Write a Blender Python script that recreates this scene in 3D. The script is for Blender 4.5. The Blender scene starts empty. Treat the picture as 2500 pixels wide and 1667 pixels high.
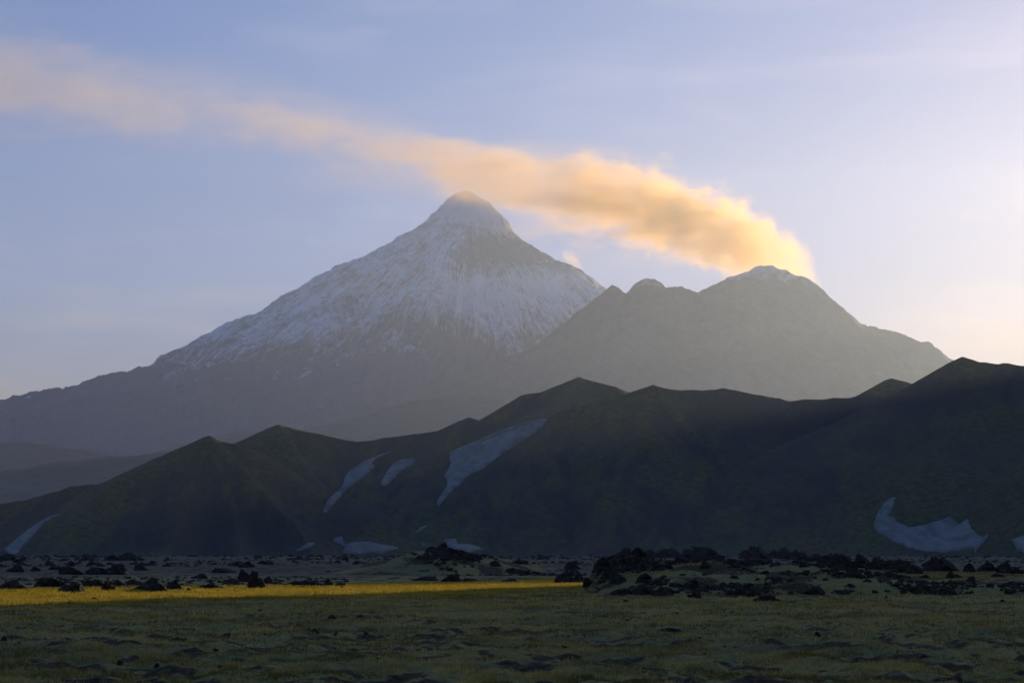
import bpy, math, random
import numpy as np
from mathutils import Vector
from mathutils.bvhtree import BVHTree

R = math.radians
rng = np.random.default_rng(7)
random.seed(7)
sc = bpy.context.scene
col = sc.collection

# ------------------------------------------------------------------ camera
F = 4444.0; CX = 1250.0; CY = 833.5; HOR = 1350.0; CAMH = 3.0
PITCH = math.atan((HOR - CY) / F)
cd = bpy.data.cameras.new('camera'); cam = bpy.data.objects.new('camera', cd); col.objects.link(cam)
cd.sensor_width = 36.0; cd.lens = 36.0 * F / 2500.0
cd.clip_start = 0.5; cd.clip_end = 200000.0
cam.location = (0, 0, CAMH); cam.rotation_euler = (math.pi / 2 + PITCH, 0, 0)
sc.camera = cam

# ------------------------------------------------------------------ light
SUN_AZ = 35.0     # degrees to the right of the view direction (+Y)
SUN_EL = 8.0
world = bpy.data.worlds.new('World'); sc.world = world; world.use_nodes = True
wn = world.node_tree; wn.nodes.clear()
sky = wn.nodes.new('ShaderNodeTexSky'); sky.sky_type = 'NISHITA'; sky.sun_disc = False
sky.sun_elevation = R(SUN_EL); sky.sun_rotation = R(SUN_AZ)
sky.altitude = 1000; sky.air_density = 1.35; sky.dust_density = 1.0; sky.ozone_density = 2.5
bg = wn.nodes.new('ShaderNodeBackground'); bg.inputs['Strength'].default_value = 0.136
wo = wn.nodes.new('ShaderNodeOutputWorld')
wn.links.new(bg.outputs[0], wo.inputs['Surface'])

sl = bpy.data.lights.new('sun', 'SUN'); so = bpy.data.objects.new('sun', sl); col.objects.link(so)
sl.energy = 5.0; sl.angle = R(0.5); sl.color = (1.0, 0.83, 0.50)
sdir = Vector((math.sin(R(SUN_AZ)) * math.cos(R(SUN_EL)), math.cos(R(SUN_AZ)) * math.cos(R(SUN_EL)), math.sin(R(SUN_EL))))
so.rotation_euler = sdir.to_track_quat('Z', 'Y').to_euler()
so.location = (0, 0, 500)

sc.view_settings.view_transform = 'Standard'; sc.view_settings.look = 'None'
sc.view_settings.exposure = 0.35; sc.view_settings.gamma = 1.0
try: sc.view_settings.use_curve_mapping = False
except Exception: pass
sc.cycles.use_denoising = True
sc.cycles.max_bounces = 5; sc.cycles.diffuse_bounces = 2; sc.cycles.glossy_bounces = 1
sc.cycles.volume_bounces = 3; sc.cycles.volume_max_steps = 256
sc.cycles.use_adaptive_sampling = True; sc.cycles.adaptive_threshold = 0.02

# ------------------------------------------------------------------ helpers
def ray(u, v):
    xc = (u - CX) / F; zc = -(v - CY) / F
    return np.array([xc, math.cos(PITCH) - math.sin(PITCH) * zc, math.sin(PITCH) + math.cos(PITCH) * zc])

def at(u, v, Y):
    d = ray(u, v); k = Y / d[1]
    return np.array([d[0] * k, Y, CAMH + d[2] * k])

def gnd(u, v, z=0.0):
    d = ray(u, v); k = (z - CAMH) / d[2]
    return d[0] * k, d[1] * k

_T = rng.random((8, 256, 256))
def vnoise(x, y, s=0):
    T = _T[s % 8]
    xi = np.floor(x).astype(np.int64); yi = np.floor(y).astype(np.int64)
    fx = x - xi; fy = y - yi
    fx = fx * fx * fx * (fx * (fx * 6 - 15) + 10); fy = fy * fy * fy * (fy * (fy * 6 - 15) + 10)
    a = T[xi & 255, yi & 255]; b = T[(xi + 1) & 255, yi & 255]
    c = T[xi & 255, (yi + 1) & 255]; d = T[(xi + 1) & 255, (yi + 1) & 255]
    return (a + (b - a) * fx) * (1 - fy) + (c + (d - c) * fx) * fy

def fbm(x, y, octv=5, s=0, gain=0.5, ridged=False):
    x = np.asarray(x, float); y = np.asarray(y, float)
    tot = 0; amp = 1; n = 0
    for o in range(octv):
        k = vnoise(x, y, s + o)
        if ridged: k = 1 - np.abs(2 * k - 1)
        tot = tot + amp * k; n += amp; amp *= gain
        x, y = (x * 0.8 - y * 0.6) * 2.03 + 17.3, (x * 0.6 + y * 0.8) * 2.03 + 5.1
    return tot / n            # 0..1

def sstep(a, b, x):
    t = np.clip((x - a) / (b - a), 0, 1); return t * t * (3 - 2 * t)

def mesh_from(name, V, Fq=None, Ft=None, smooth=True):
    me = bpy.data.meshes.new(name)
    V = np.asarray(V, np.float32)
    loops = []; starts = []; n = 0
    parts = []
    if Fq is not None and len(Fq): parts.append(np.asarray(Fq, np.int32))
    if Ft is not None and len(Ft): parts.append(np.asarray(Ft, np.int32))
    for P in parts:
        k = P.shape[1]
        starts.append(n + np.arange(len(P), dtype=np.int32) * k)
        loops.append(P.ravel()); n += P.size
    L = np.concatenate(loops); S = np.concatenate(starts)
    me.vertices.add(len(V)); me.vertices.foreach_set('co', V.ravel())
    me.loops.add(len(L)); me.loops.foreach_set('vertex_index', L)
    me.polygons.add(len(S)); me.polygons.foreach_set('loop_start', S)
    me.polygons.foreach_set('use_smooth', np.full(len(S), smooth, bool))
    me.update(calc_edges=True); me.validate()
    return me

def obj(name, me, mat=None, parent=None, **props):
    o = bpy.data.objects.new(name, me); col.objects.link(o)
    if mat is not None and not me.materials: me.materials.append(mat)
    if parent is not None: o.parent = parent
    for k, v in props.items(): o[k] = v
    return o

def fattr(me, name, vals):
    a = me.attributes.new(name, 'FLOAT', 'POINT'); a.data.foreach_set('value', np.asarray(vals, np.float32))

def grid_faces(nr, nc, keep=None):
    i = np.arange(nr - 1)[:, None] * nc + np.arange(nc - 1)[None, :]
    f = np.stack([i, i + 1, i + nc + 1, i + nc], -1)
    if keep is not None:
        k = keep[:-1, :-1] | keep[1:, :-1] | keep[:-1, 1:] | keep[1:, 1:]
        f = f[k]
    return f.reshape(-1, 4)

def compact(V, Fq, extra=()):
    used = np.zeros(len(V), bool); used[Fq.ravel()] = True
    m = np.cumsum(used) - 1
    return V[used], m[Fq], [e[used] for e in extra]

bvhs = []
def add_bvh(V, Fq):
    b = BVHTree.FromPolygons([tuple(v) for v in V.tolist()], [tuple(f) for f in Fq.tolist()])
    bvhs.append(b); return b

def cast(u, v, bs):
    d = Vector(ray(u, v)).normalized(); best = None
    for b in bs:
        h = b.ray_cast(Vector((0, 0, CAMH)), d, 60000)
        if h[0] is not None and (best is None or h[3] < best[1]): best = (h[0], h[3], h[1])
    return best

# ------------------------------------------------------------------ materials
class N:
    """tiny node helper"""
    def __init__(s, name):
        s.m = bpy.data.materials.new(name); s.m.use_nodes = True; s.t = s.m.node_tree; s.t.nodes.clear()
        s.out = s.t.nodes.new('ShaderNodeOutputMaterial')
    def new(s, ty, **kw):
        n = s.t.nodes.new(ty)
        for k, v in kw.items():
            if k in ('op',): n.operation = v
            else: setattr(n, k, v)
        return n
    def link(s, a, b): s.t.links.new(a, b)
    def val(s, inp, x):
        if isinstance(x, bpy.types.NodeSocket): s.link(x, inp)
        else:
            inp.default_value = x
    def math(s, op, a, b=0.0, c=None, clamp=False):
        n = s.new('ShaderNodeMath', op=op); n.use_clamp = clamp
        s.val(n.inputs[0], a); s.val(n.inputs[1], b)
        if c is not None: s.val(n.inputs[2], c)
        return n.outputs[0]
    def maprange(s, x, a, b, c=0.0, d=1.0, smooth=True):
        n = s.new('ShaderNodeMapRange'); n.interpolation_type = 'SMOOTHSTEP' if smooth else 'LINEAR'
        s.val(n.inputs['Value'], x); n.inputs['From Min'].default_value = a; n.inputs['From Max'].default_value = b
        n.inputs['To Min'].default_value = c; n.inputs['To Max'].default_value = d
        return n.outputs[0]
    def noise(s, vec, scale, detail=4, rough=0.55, dist=0.0, color=False):
        n = s.new('ShaderNodeTexNoise'); n.inputs['Scale'].default_value = scale
        n.inputs['Detail'].default_value = detail; n.inputs['Roughness'].default_value = rough
        n.inputs['Distortion'].default_value = dist
        if vec is not None: s.link(vec, n.inputs['Vector'])
        return n.outputs['Color'] if color else n.outputs['Fac']
    def pos(s): return s.new('ShaderNodeNewGeometry').outputs['Position']
    def vmul(s, v, k):
        n = s.new('ShaderNodeVectorMath', op='MULTIPLY'); s.link(v, n.inputs[0]); n.inputs[1].default_value = k
        return n.outputs[0]
    def mix(s, f, a, b):
        n = s.new('ShaderNodeMix'); n.data_type = 'RGBA'
        s.val(n.inputs[0], f)
        for i, x in ((6, a), (7, b)):
            if isinstance(x, bpy.types.NodeSocket): s.link(x, n.inputs[i])
            else: n.inputs[i].default_value = (*x, 1)
        return n.outputs[2]
    def attr(s, name):
        n = s.new('ShaderNodeAttribute'); n.attribute_name = name; return n.outputs['Fac']
    def bump(s, h, strength, dist):
        n = s.new('ShaderNodeBump'); n.inputs['Strength'].default_value = strength; n.inputs['Distance'].default_value = dist
        s.link(h, n.inputs['Height']); return n.outputs[0]
    def surf(s, color, rough=0.95, normal=None, spec=0.15):
        b = s.new('ShaderNodeBsdfPrincipled')
        s.val(b.inputs['Base Color'], color if isinstance(color, bpy.types.NodeSocket) else (*color, 1))
        b.inputs['Roughness'].default_value = rough; b.inputs['Specular IOR Level'].default_value = spec
        if normal is not None: s.link(normal, b.inputs['Normal'])
        s.link(b.outputs[0], s.out.inputs['Surface']); return s.m

def mat_hill():
    n = N('hill_turf_and_scree'); p = n.pos()
    big = n.noise(p, 0.004, 5, 0.6); st = n.noise(n.vmul(p, (1, .22, 1)), 0.02, 6, 0.65)
    fine = n.noise(p, 0.12, 5, 0.7); sp = n.noise(p, 0.6, 3, 0.7)
    f = n.math('ADD', n.math('MULTIPLY', big, 0.9), n.math('MULTIPLY', st, 0.7))
    f = n.maprange(f, 0.62, 1.02)
    sc_ = n.attr('scree')
    f = n.math('ADD', f, sc_, clamp=True)
    grass = n.mix(n.maprange(fine, .35, .65), (0.085, 0.072, 0.022), (0.165, 0.128, 0.042))
    grass = n.mix(n.maprange(big, .4, .66, 0, .7), grass, (0.165, 0.120, 0.042))
    scree = n.mix(n.maprange(sp, .3, .7), (0.050, 0.038, 0.032), (0.095, 0.072, 0.058))
    c = n.mix(n.math('MULTIPLY', f, 0.8), grass, scree)
    return n.surf(c, 0.95, n.bump(n.math('ADD', fine, n.math('MULTIPLY', sp, .35)), 0.9, 6.0))

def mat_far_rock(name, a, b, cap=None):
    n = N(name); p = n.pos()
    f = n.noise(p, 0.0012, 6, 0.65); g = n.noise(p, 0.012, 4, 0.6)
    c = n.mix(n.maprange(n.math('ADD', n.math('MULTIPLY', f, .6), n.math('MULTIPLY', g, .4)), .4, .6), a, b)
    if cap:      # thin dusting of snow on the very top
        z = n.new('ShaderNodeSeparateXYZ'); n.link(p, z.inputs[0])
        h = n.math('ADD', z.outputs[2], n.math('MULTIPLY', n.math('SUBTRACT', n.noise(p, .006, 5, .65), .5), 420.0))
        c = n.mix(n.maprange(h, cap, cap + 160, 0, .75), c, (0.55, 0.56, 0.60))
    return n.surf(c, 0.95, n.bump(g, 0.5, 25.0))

def mat_snowy(cx, cy):
    n = N('volcano_rock_and_snow'); p = n.pos()
    sub = n.new('ShaderNodeVectorMath', op='SUBTRACT'); n.link(p, sub.inputs[0]); sub.inputs[1].default_value = (cx, cy, 0)
    sx = n.new('ShaderNodeSeparateXYZ'); n.link(sub.outputs[0], sx.inputs[0])
    th = n.math('ARCTAN2', sx.outputs[0], sx.outputs[1])
    r = n.math('SQRT', n.math('ADD', n.math('POWER', sx.outputs[0], 2.0), n.math('POWER', sx.outputs[1], 2.0)))
    cb = n.new('ShaderNodeCombineXYZ'); n.link(n.math('MULTIPLY', th, 1.0), cb.inputs[0])
    n.link(n.math('MULTIPLY', r, 0.000022), cb.inputs[1]); n.link(n.math('MULTIPLY', sx.outputs[2], .00005), cb.inputs[2])
    wob = n.noise(p, 0.0015, 4, .6)
    cb2 = n.new('ShaderNodeCombineXYZ')
    n.link(n.math('ADD', th, n.math('MULTIPLY', wob, 0.12)), cb2.inputs[0]); n.link(n.math('MULTIPLY', r, 0.00004), cb2.inputs[1])
    s1 = n.noise(cb2.outputs[0], 52, 7, .66)
    s2 = n.noise(cb.outputs[0], 190, 5, .65)
    patch = n.noise(p, 0.0019, 6, .62)
    a = n.attr('snow')
    x = n.math('ADD', a, n.math('MULTIPLY', n.math('SUBTRACT', s1, .5), 1.55))
    x = n.math('ADD', x, n.math('MULTIPLY', n.math('SUBTRACT', s2, .5), .75))
    x = n.math('ADD', x, n.math('MULTIPLY', n.math('SUBTRACT', patch, .5), 1.7))
    x = n.math('ADD', x, n.math('MULTIPLY', n.math('SUBTRACT', n.noise(n.vmul(p, (1, 1, .8)), .011, 6, .7), .5), 1.1))
    f = n.maprange(x, 0.24, 0.92)
    rock = n.mix(patch, (0.045, 0.052, 0.080), (0.080, 0.086, 0.120))
    c = n.mix(n.math('MULTIPLY', f, .92), rock, (0.70, 0.72, 0.76))
    return n.surf(c, 0.9, n.bump(s2, 0.5, 30.0))

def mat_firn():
    n = N('shade_dark_old_snow'); p = n.pos()
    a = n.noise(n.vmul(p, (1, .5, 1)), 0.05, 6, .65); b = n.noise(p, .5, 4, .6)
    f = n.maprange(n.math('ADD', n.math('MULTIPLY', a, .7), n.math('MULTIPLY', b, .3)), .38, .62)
    c = n.mix(f, (0.15, 0.128, 0.105), (0.28, 0.235, 0.19))  # snow colour set far darker to carry the dimness of the shaded hills
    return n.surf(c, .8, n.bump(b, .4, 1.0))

def mat_ground():
    n = N('turf_and_bare_soil'); p = n.pos()
    v = n.attr('veg')
    d = n.noise(p, 1.3, 6, .68); e = n.noise(p, 6.0, 4, .7); g = n.noise(p, 0.05, 4, .6)
    x = n.math('ADD', v, n.math('MULTIPLY', n.math('SUBTRACT', d, .5), 1.2))
    f = n.maprange(x, .3, .62)
    turf = n.mix(n.maprange(e, .3, .7), (0.23, 0.156, 0.042), (0.41, 0.275, 0.074))
    turf = n.mix(n.maprange(g, .42, .6), turf, (0.20, 0.155, 0.055))
    turf = n.mix(n.attr('ochre_and_sun'), turf, (0.29, 0.205, 0.032))
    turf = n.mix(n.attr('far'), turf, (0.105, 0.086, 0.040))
    soil = n.mix(n.maprange(e, .4, .75), (0.045, 0.024, 0.009), (0.15, 0.088, 0.036))
    c = n.mix(f, soil, turf)
    return n.surf(c, .95, n.bump(e, .8, .06))

def mat_rock():
    n = N('black_lava_rock'); tc = n.new('ShaderNodeTexCoord').outputs['Object']; p = n.pos()
    a = n.noise(p, 2.2, 7, .7); b = n.noise(p, 9.0, 5, .7)
    c = n.mix(n.maprange(a, .35, .7), (0.022, 0.014, 0.009), (0.078, 0.052, 0.034))
    li = n.noise(p, 1.1, 5, .6)
    c = n.mix(n.maprange(li, .60, .72, 0, .6), c, (0.075, 0.075, 0.05))
    return n.surf(c, .92, n.bump(b, 1.0, .12))

def mat_blade():
    n = N('grass_blades'); t = n.attr('tint'); o = n.attr('ochre_and_sun')
    c = n.mix(t, (0.165, 0.12, 0.033), (0.54, 0.37, 0.105))
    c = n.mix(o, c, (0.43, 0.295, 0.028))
    b = n.new('ShaderNodeBsdfDiffuse'); n.link(c, b.inputs[0])
    tr = n.new('ShaderNodeBsdfTranslucent'); n.link(c, tr.inputs[0])
    m = n.new('ShaderNodeMixShader'); m.inputs[0].default_value = .45
    n.link(b.outputs[0], m.inputs[1]); n.link(tr.outputs[0], m.inputs[2]); n.link(m.outputs[0], n.out.inputs['Surface'])
    return n.m

# world clouds: thin high veil over the sky
def build_world():
    t = wn
    def new(ty): return t.nodes.new(ty)
    tc = new('ShaderNodeTexCoord')
    mp = new('ShaderNodeMapping'); mp.inputs['Rotation'].default_value = (0, R(-9), 0)
    mp.inputs['Scale'].default_value = (1.0, 1.0, 4.6)
    t.links.new(tc.outputs['Generated'], mp.inputs[0])
    nz = new('ShaderNodeTexNoise'); nz.inputs['Scale'].default_value = 5.5; nz.inputs['Detail'].default_value = 7
    nz.inputs['Roughness'].default_value = .55; nz.inputs['Distortion'].default_value = .5
    t.links.new(mp.outputs[0], nz.inputs['Vector'])
    mr = new('ShaderNodeMapRange'); mr.interpolation_type = 'SMOOTHSTEP'
    mr.inputs['From Min'].default_value = .46; mr.inputs['From Max'].default_value = .74
    mr.inputs['To Max'].default_value = .36
    t.links.new(nz.outputs['Fac'], mr.inputs['Value'])
    mul = new('ShaderNodeMix'); mul.data_type = 'RGBA'; mul.blend_type = 'MULTIPLY'; mul.inputs[0].default_value = 1
    t.links.new(sky.outputs[0], mul.inputs[6]); mul.inputs[7].default_value = (2.1, 1.8, 1.4, 1)
    mx = new('ShaderNodeMix'); mx.data_type = 'RGBA'
    t.links.new(mr.outputs[0], mx.inputs[0]); t.links.new(sky.outputs[0], mx.inputs[6]); t.links.new(mul.outputs[2], mx.inputs[7])
    # air colour of this morning: softer falloff around the sun, more violet blue away from it
    gm = new('ShaderNodeGamma'); gm.inputs['Gamma'].default_value = .57
    t.links.new(mx.outputs[2], gm.inputs[0])
    tint = new('ShaderNodeMix'); tint.data_type = 'RGBA'; tint.blend_type = 'MULTIPLY'; tint.inputs[0].default_value = 1
    hs = new('ShaderNodeHueSaturation'); hs.inputs['Saturation'].default_value = 1.95
    t.links.new(gm.outputs[0], hs.inputs['Color'])
    t.links.new(hs.outputs[0], tint.inputs[6]); tint.inputs[7].default_value = (1.11, .915, 1.50, 1)
    t.links.new(tint.outputs[2], bg.inputs['Color'])
build_world()

M_HILL = mat_hill(); M_FIRN = mat_firn(); M_GND = mat_ground(); M_ROCK = mat_rock(); M_BLADE = mat_blade()

# ------------------------------------------------------------------ far volcano with snow
def D(pts):  # points read on the 2352 px wide view
    return [(a * 1.0629, b * 1.0629) for a, b in pts]

def volcano():
    Y0 = 17500.0
    left = [(-3300, 1350), (-2400, 1300), (-1600, 1200), (-900, 1090), (-500, 1035), (-200, 1000), (0, 972), (85, 950), (170, 937), (245, 906), (340, 893), (372, 882)]
    z = [(40, 905), (90, 870), (180, 835), (240, 800), (330, 750), (400, 715), (480, 680), (560, 660), (680, 598), (760, 560),
         (860, 490), (950, 440), (1090, 395), (1200, 330), (1300, 275), (1400, 205), (1450, 165), (1480, 130), (1520, 90),
         (1560, 68), (1600, 62), (1640, 56), (1660, 75), (1700, 100), (1740, 120), (1780, 160), (1810, 190), (1835, 215),
         (1845, 250), (1900, 300), (1950, 335), (2010, 370), (2060, 400), (2100, 430), (2140, 430), (2180, 445), (2240, 485), (2310, 545)]
    prof = left + [(350 + a / 2.045, 440 + b / 2.045) for a, b in z] + [(1560, 760), (1700, 850), (1900, 960), (2200, 1060), (2700, 1160), (3400, 1250), (4600, 1350)]
    P = np.array([at(u, v + 22 * (u < 380) + (10 if 380 <= u < 640 else 0), Y0) for u, v in prof]); xs, zs = P[:, 0], P[:, 2]
    su = 350 + 1640 / 2.045; cx = at(su, 470, Y0)[0]
    a = np.linspace(R(-22), R(10), 600); r = np.concatenate([np.linspace(9800, 16900, 230)[:-1], np.linspace(16900, 18100, 110), np.linspace(18100, 18600, 10)[1:]])
    A, RR = np.meshgrid(a, r); X = RR * np.sin(A); Yc = RR * np.cos(A)
    dx = X - cx; dy = (Yc - Y0)
    rad = np.hypot(dx, dy * np.where(dy < 0, 1.6 + .6 * sstep(-600, -5200, dy), 1.2)); th = np.arctan2(dy, dx)
    zl = np.interp(cx - rad, xs, zs); zr = np.interp(cx + rad, xs, zs)
    w = (1 + np.cos(th)) / 2; w = sstep(0.0, 1.0, w)
    Z = zl * (1 - w) + zr * w
    # buttresses and gullies running down from the summit
    k = np.exp(-((np.degrees(th) + 104) / 16) ** 2) * sstep(600, 2600, rad) * 230
    rid = (fbm(th * 9 + 3 + .6 * fbm(X / 900, Yc / 900, 3, 2), rad / 6500, 5, 1, .55, True) - .88) * 1.0
    face = sstep(.05, .5, -np.sin(th))
    amp = sstep(200, 2600, rad) * 300 * face + 25
    Z = Z + k + rid * amp + (fbm(X / 260, Yc / 260, 4, 4) - .5) * (40 * face + 14)
    Z = Z + (fbm(X / 120, Yc / 240, 4, 6, .6, True) - .8) * 55 * sstep(20, 500, rad)
    Z = Z + (fbm(X / 45, Yc / 60, 3, 2, .6, True) - .5) * 26
    # snow cover: snowline drops to the left, a bare wedge below the buttress
    u = CX + F * np.tan(A) * math.cos(PITCH)
    sl_u = [-900, 0, 300, 420, 560, 700, 790, 850, 930, 1000, 1080, 1170, 1260, 1330, 1400, 1500, 3000]
    sl_v = [700, 700, 800, 890, 893, 878, 885, 880, 855, 825, 778, 835, 872, 850, 800, 760, 700]
    zline = np.array([at(p, q, Y0 - 1800)[2] for p, q in zip(sl_u, sl_v)])
    ZL = np.interp(u, sl_u, zline)
    snow = 0.02 + .66 * sstep(-260, 420, Z - ZL) - .18 * (1 - sstep(-700, 0, Z - ZL)) 
    # wind-scoured dark band under the summit cap
    peak = zs.max()
    band = np.exp(-((Z - (peak - 620)) / 210) ** 2) * sstep(-200, 300, dx + 150) 
    snow = snow - .6 * band * (0.5 + fbm(X / 500, Yc / 500, 4, 5))
    snow = snow + .3 * sstep(peak - 420, peak - 250, Z)
    keep = Z > 20
    V = np.stack([X, Yc, Z], -1).reshape(-1, 3); Fq = grid_faces(*A.shape, keep)
    V, Fq, (s,) = compact(V, Fq, (snow.ravel(),))
    me = mesh_from('volcano', V, Fq); fattr(me, 'snow', s)
    obj('volcano', me, mat_snowy(float(cx), Y0), kind='structure', category='volcano',
        label='tall pointed volcano with streaked snow on its dark slopes')
volcano()

# ------------------------------------------------------------------ ridges made of crest lines and spurs
def tents(X, Y, lines, soft):
    acc = None
    for pts, s0, s1, reach in lines:      # slope near the crest, slope further down, distance where it changes
        P = np.array(pts, float); m = None
        for i in range(len(P) - 1):
            ax, ay, az = P[i]; bx, by, bz = P[i + 1]
            dx, dy = bx - ax, by - ay; L2 = dx * dx + dy * dy + 1e-9
            t = np.clip(((X - ax) * dx + (Y - ay) * dy) / L2, 0, 1)
            dist = np.hypot(X - ax - t * dx, Y - ay - t * dy)
            h = az + t * (bz - az) - np.where(dist < reach, dist * s0, reach * s0 + (dist - reach) * s1)
            m = h if m is None else np.maximum(m, h)
        acc = m if acc is None else soft * np.logaddexp(acc / soft, m / soft)
    return acc

def hill(name, lines, az, rr, n, mat, label, soft=6.0, noise=(14, 220, 5), base=-6.0, cat='hill', scree=None, stretch=1.0, bvh=True, toe=10.0, focus=None, crag=0):
    az_l = np.clip(az[0], -17.5, 17.5); az_r = np.clip(az[1], -17.5, 17.5)   # fine where the valley is seen, coarser far round the side
    a = np.linspace(az_l, az_r, n[0])
    if az[0] < az_l: a = np.concatenate([np.linspace(az[0], az_l, int((az_l - az[0]) / .3) + 3)[:-1], a])
    if az[1] > az_r: a = np.concatenate([a, np.linspace(az_r, az[1], int((az[1] - az_r) / .3) + 3)[1:]])
    a = np.radians(a); r = np.linspace(rr[0], rr[1], n[1])
    if focus: r = np.concatenate([np.linspace(rr[0], focus - 350, n[1] // 2)[:-1], np.linspace(focus - 350, focus + 450, n[1] // 2), np.linspace(focus + 450, rr[1], n[1] // 8)[1:]])
    A, RR = np.meshgrid(a, r); X = RR * np.sin(A); Y = RR * np.cos(A)
    Z = tents(X, Y, lines, soft)
    amp, sc_, o = noise
    hmax = max(p[2] for l in lines for p in l[0])
    # carve gullies only below the crest so the skyline stays
    crest = tents(X, Y, [(l[0], .9, .9, 1e9) for l in lines[:1]], soft)
    below = sstep(0.0, hmax * .35, crest * 0 + (np.maximum(Z, crest) - crest))
    k = (.25 if crag else .10) + .75 * below
    Z = Z - amp * k * (fbm(X / sc_, Y / (sc_ * stretch), o, 1, .5, True) - .35)
    Z = Z + (fbm(X / (sc_ * .18), Y / (sc_ * .30), 4, 3) - .5) * amp * (.35 if crag else .16) * (.3 + .7 * below)
    if crag: Z = Z + crag * (fbm(X / 130, Y / 130, 4, 6, .6, True) - .62) * sstep(1250, 1500, Z) + crag * .8 * (fbm(X / 50, Y / 90, 3, 5) - .5)
    Z = np.where(Z > -80, toe * np.logaddexp(0, Z / toe) + base, base)   # concave foot
    keep = Z > base + .4
    V = np.stack([X, Y, Z], -1).reshape(-1, 3); Fq = grid_faces(*A.shape, keep)
    s = np.zeros(Z.shape) if scree is None else scree(X, Y, Z)
    # scree gathers in the gullies; colouring by hollowness also paints in their weak shading
    if bvh:
        k_ = 7; pad = np.pad(Z, ((0, 0), (k_, k_)), mode='edge'); cs = np.cumsum(np.pad(pad, ((0, 0), (1, 0))), 1)
        av = (cs[:, 2 * k_ + 1:] - cs[:, :-(2 * k_ + 1)]) / (2 * k_ + 1)
        gully_shade = (av - Z) / 2.6
        s = np.clip(s * .6 + np.clip(gully_shade, -.22, .7), -.6, 1)
    s = s.ravel()
    V, Fq, (s,) = compact(V, Fq, (s,))
    me = mesh_from(name, V, Fq); fattr(me, 'scree', s)
    o_ = obj(name, me, mat, kind='structure', category=cat, label=label)
    if bvh: add_bvh(V, Fq)
    return o_

def line(pts, Y):
    Ys = Y if hasattr(Y, '__len__') else [Y] * len(pts)
    return [tuple(at(u, v, y)) for (u, v), y in zip(pts, Ys)]

# smoking volcano, hazy and bare
z8 = [(355, 640), (380, 615), (400, 625), (440, 645), (460, 640), (500, 600), (540, 582), (580, 580), (610, 600), (640, 622), (680, 622),
      (720, 620), (750, 630), (790, 647), (810, 645), (870, 610), (930, 578), (1000, 558), (1030, 552), (1070, 528), (1110, 517), (1150, 520),
      (1190, 535), (1220, 535), (1250, 558), (1300, 575), (1350, 605), (1400, 655), (1450, 695), (1520, 750), (1570, 790), (1605, 812),
      (1660, 820), (1730, 835), (1790, 855), (1850, 878), (1910, 892), (1950, 920), (2010, 965)]
bez = [(700, 1040), (900, 985), (1117, 905), (1215, 875), (1301, 845), (1376, 786), (1427, 745)] + [(1300 + a / 1.96, 380 + b / 1.96) for a, b in z8] + \
      [(2350, 905), (2400, 960), (2450, 1030), (2600, 1200), (2700, 1300)]
YB = 14500.0
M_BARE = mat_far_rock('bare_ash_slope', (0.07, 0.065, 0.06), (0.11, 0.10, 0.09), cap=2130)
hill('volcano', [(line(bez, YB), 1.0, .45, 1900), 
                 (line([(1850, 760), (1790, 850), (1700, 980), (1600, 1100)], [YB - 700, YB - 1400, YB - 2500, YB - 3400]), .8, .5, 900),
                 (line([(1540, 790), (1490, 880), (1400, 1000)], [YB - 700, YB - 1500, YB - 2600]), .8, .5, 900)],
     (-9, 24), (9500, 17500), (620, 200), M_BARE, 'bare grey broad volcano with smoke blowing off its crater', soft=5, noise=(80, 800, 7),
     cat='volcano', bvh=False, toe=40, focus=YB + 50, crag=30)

# far blue ridges between the hills and the volcanoes
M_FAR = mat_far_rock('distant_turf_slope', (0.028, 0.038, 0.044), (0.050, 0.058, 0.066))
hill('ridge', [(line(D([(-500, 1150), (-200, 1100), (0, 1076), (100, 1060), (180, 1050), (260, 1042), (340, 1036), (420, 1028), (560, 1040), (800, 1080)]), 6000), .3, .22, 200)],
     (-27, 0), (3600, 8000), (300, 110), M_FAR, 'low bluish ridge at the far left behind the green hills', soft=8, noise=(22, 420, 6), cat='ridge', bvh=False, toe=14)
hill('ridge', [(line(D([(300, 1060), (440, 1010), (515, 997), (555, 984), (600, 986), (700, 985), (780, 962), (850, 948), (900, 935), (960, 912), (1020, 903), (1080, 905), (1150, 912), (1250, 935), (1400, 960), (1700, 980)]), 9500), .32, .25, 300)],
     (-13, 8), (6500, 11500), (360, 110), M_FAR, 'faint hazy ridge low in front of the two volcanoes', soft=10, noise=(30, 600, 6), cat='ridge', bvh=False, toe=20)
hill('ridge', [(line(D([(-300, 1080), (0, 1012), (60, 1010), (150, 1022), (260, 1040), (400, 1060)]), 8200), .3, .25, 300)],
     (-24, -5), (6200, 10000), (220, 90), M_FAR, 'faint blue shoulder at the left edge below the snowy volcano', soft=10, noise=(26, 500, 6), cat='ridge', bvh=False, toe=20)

# ---- green hills
hill('hill', [(line(D([(1000, 1010), (1080, 985), (1120, 959), (1160, 930), (1200, 898), (1222, 894), (1240, 893), (1270, 880), (1300, 869), (1330, 859), (1352, 864), (1375, 868), (1410, 876), (1443, 890), (1500, 925), (1600, 990)]), 3300), .6, .4, 150),
              (line(D([(1330, 859), (1300, 890), (1260, 930), (1200, 980)]), [3300, 3180, 3050, 2950]), .6, .4, 100)],
     (-10, 13), (2800, 3900), (400, 120), M_HILL, 'dark green hill with a small pointed top rising behind the ridge in the middle', soft=4, noise=(14, 130, 5))

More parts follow.
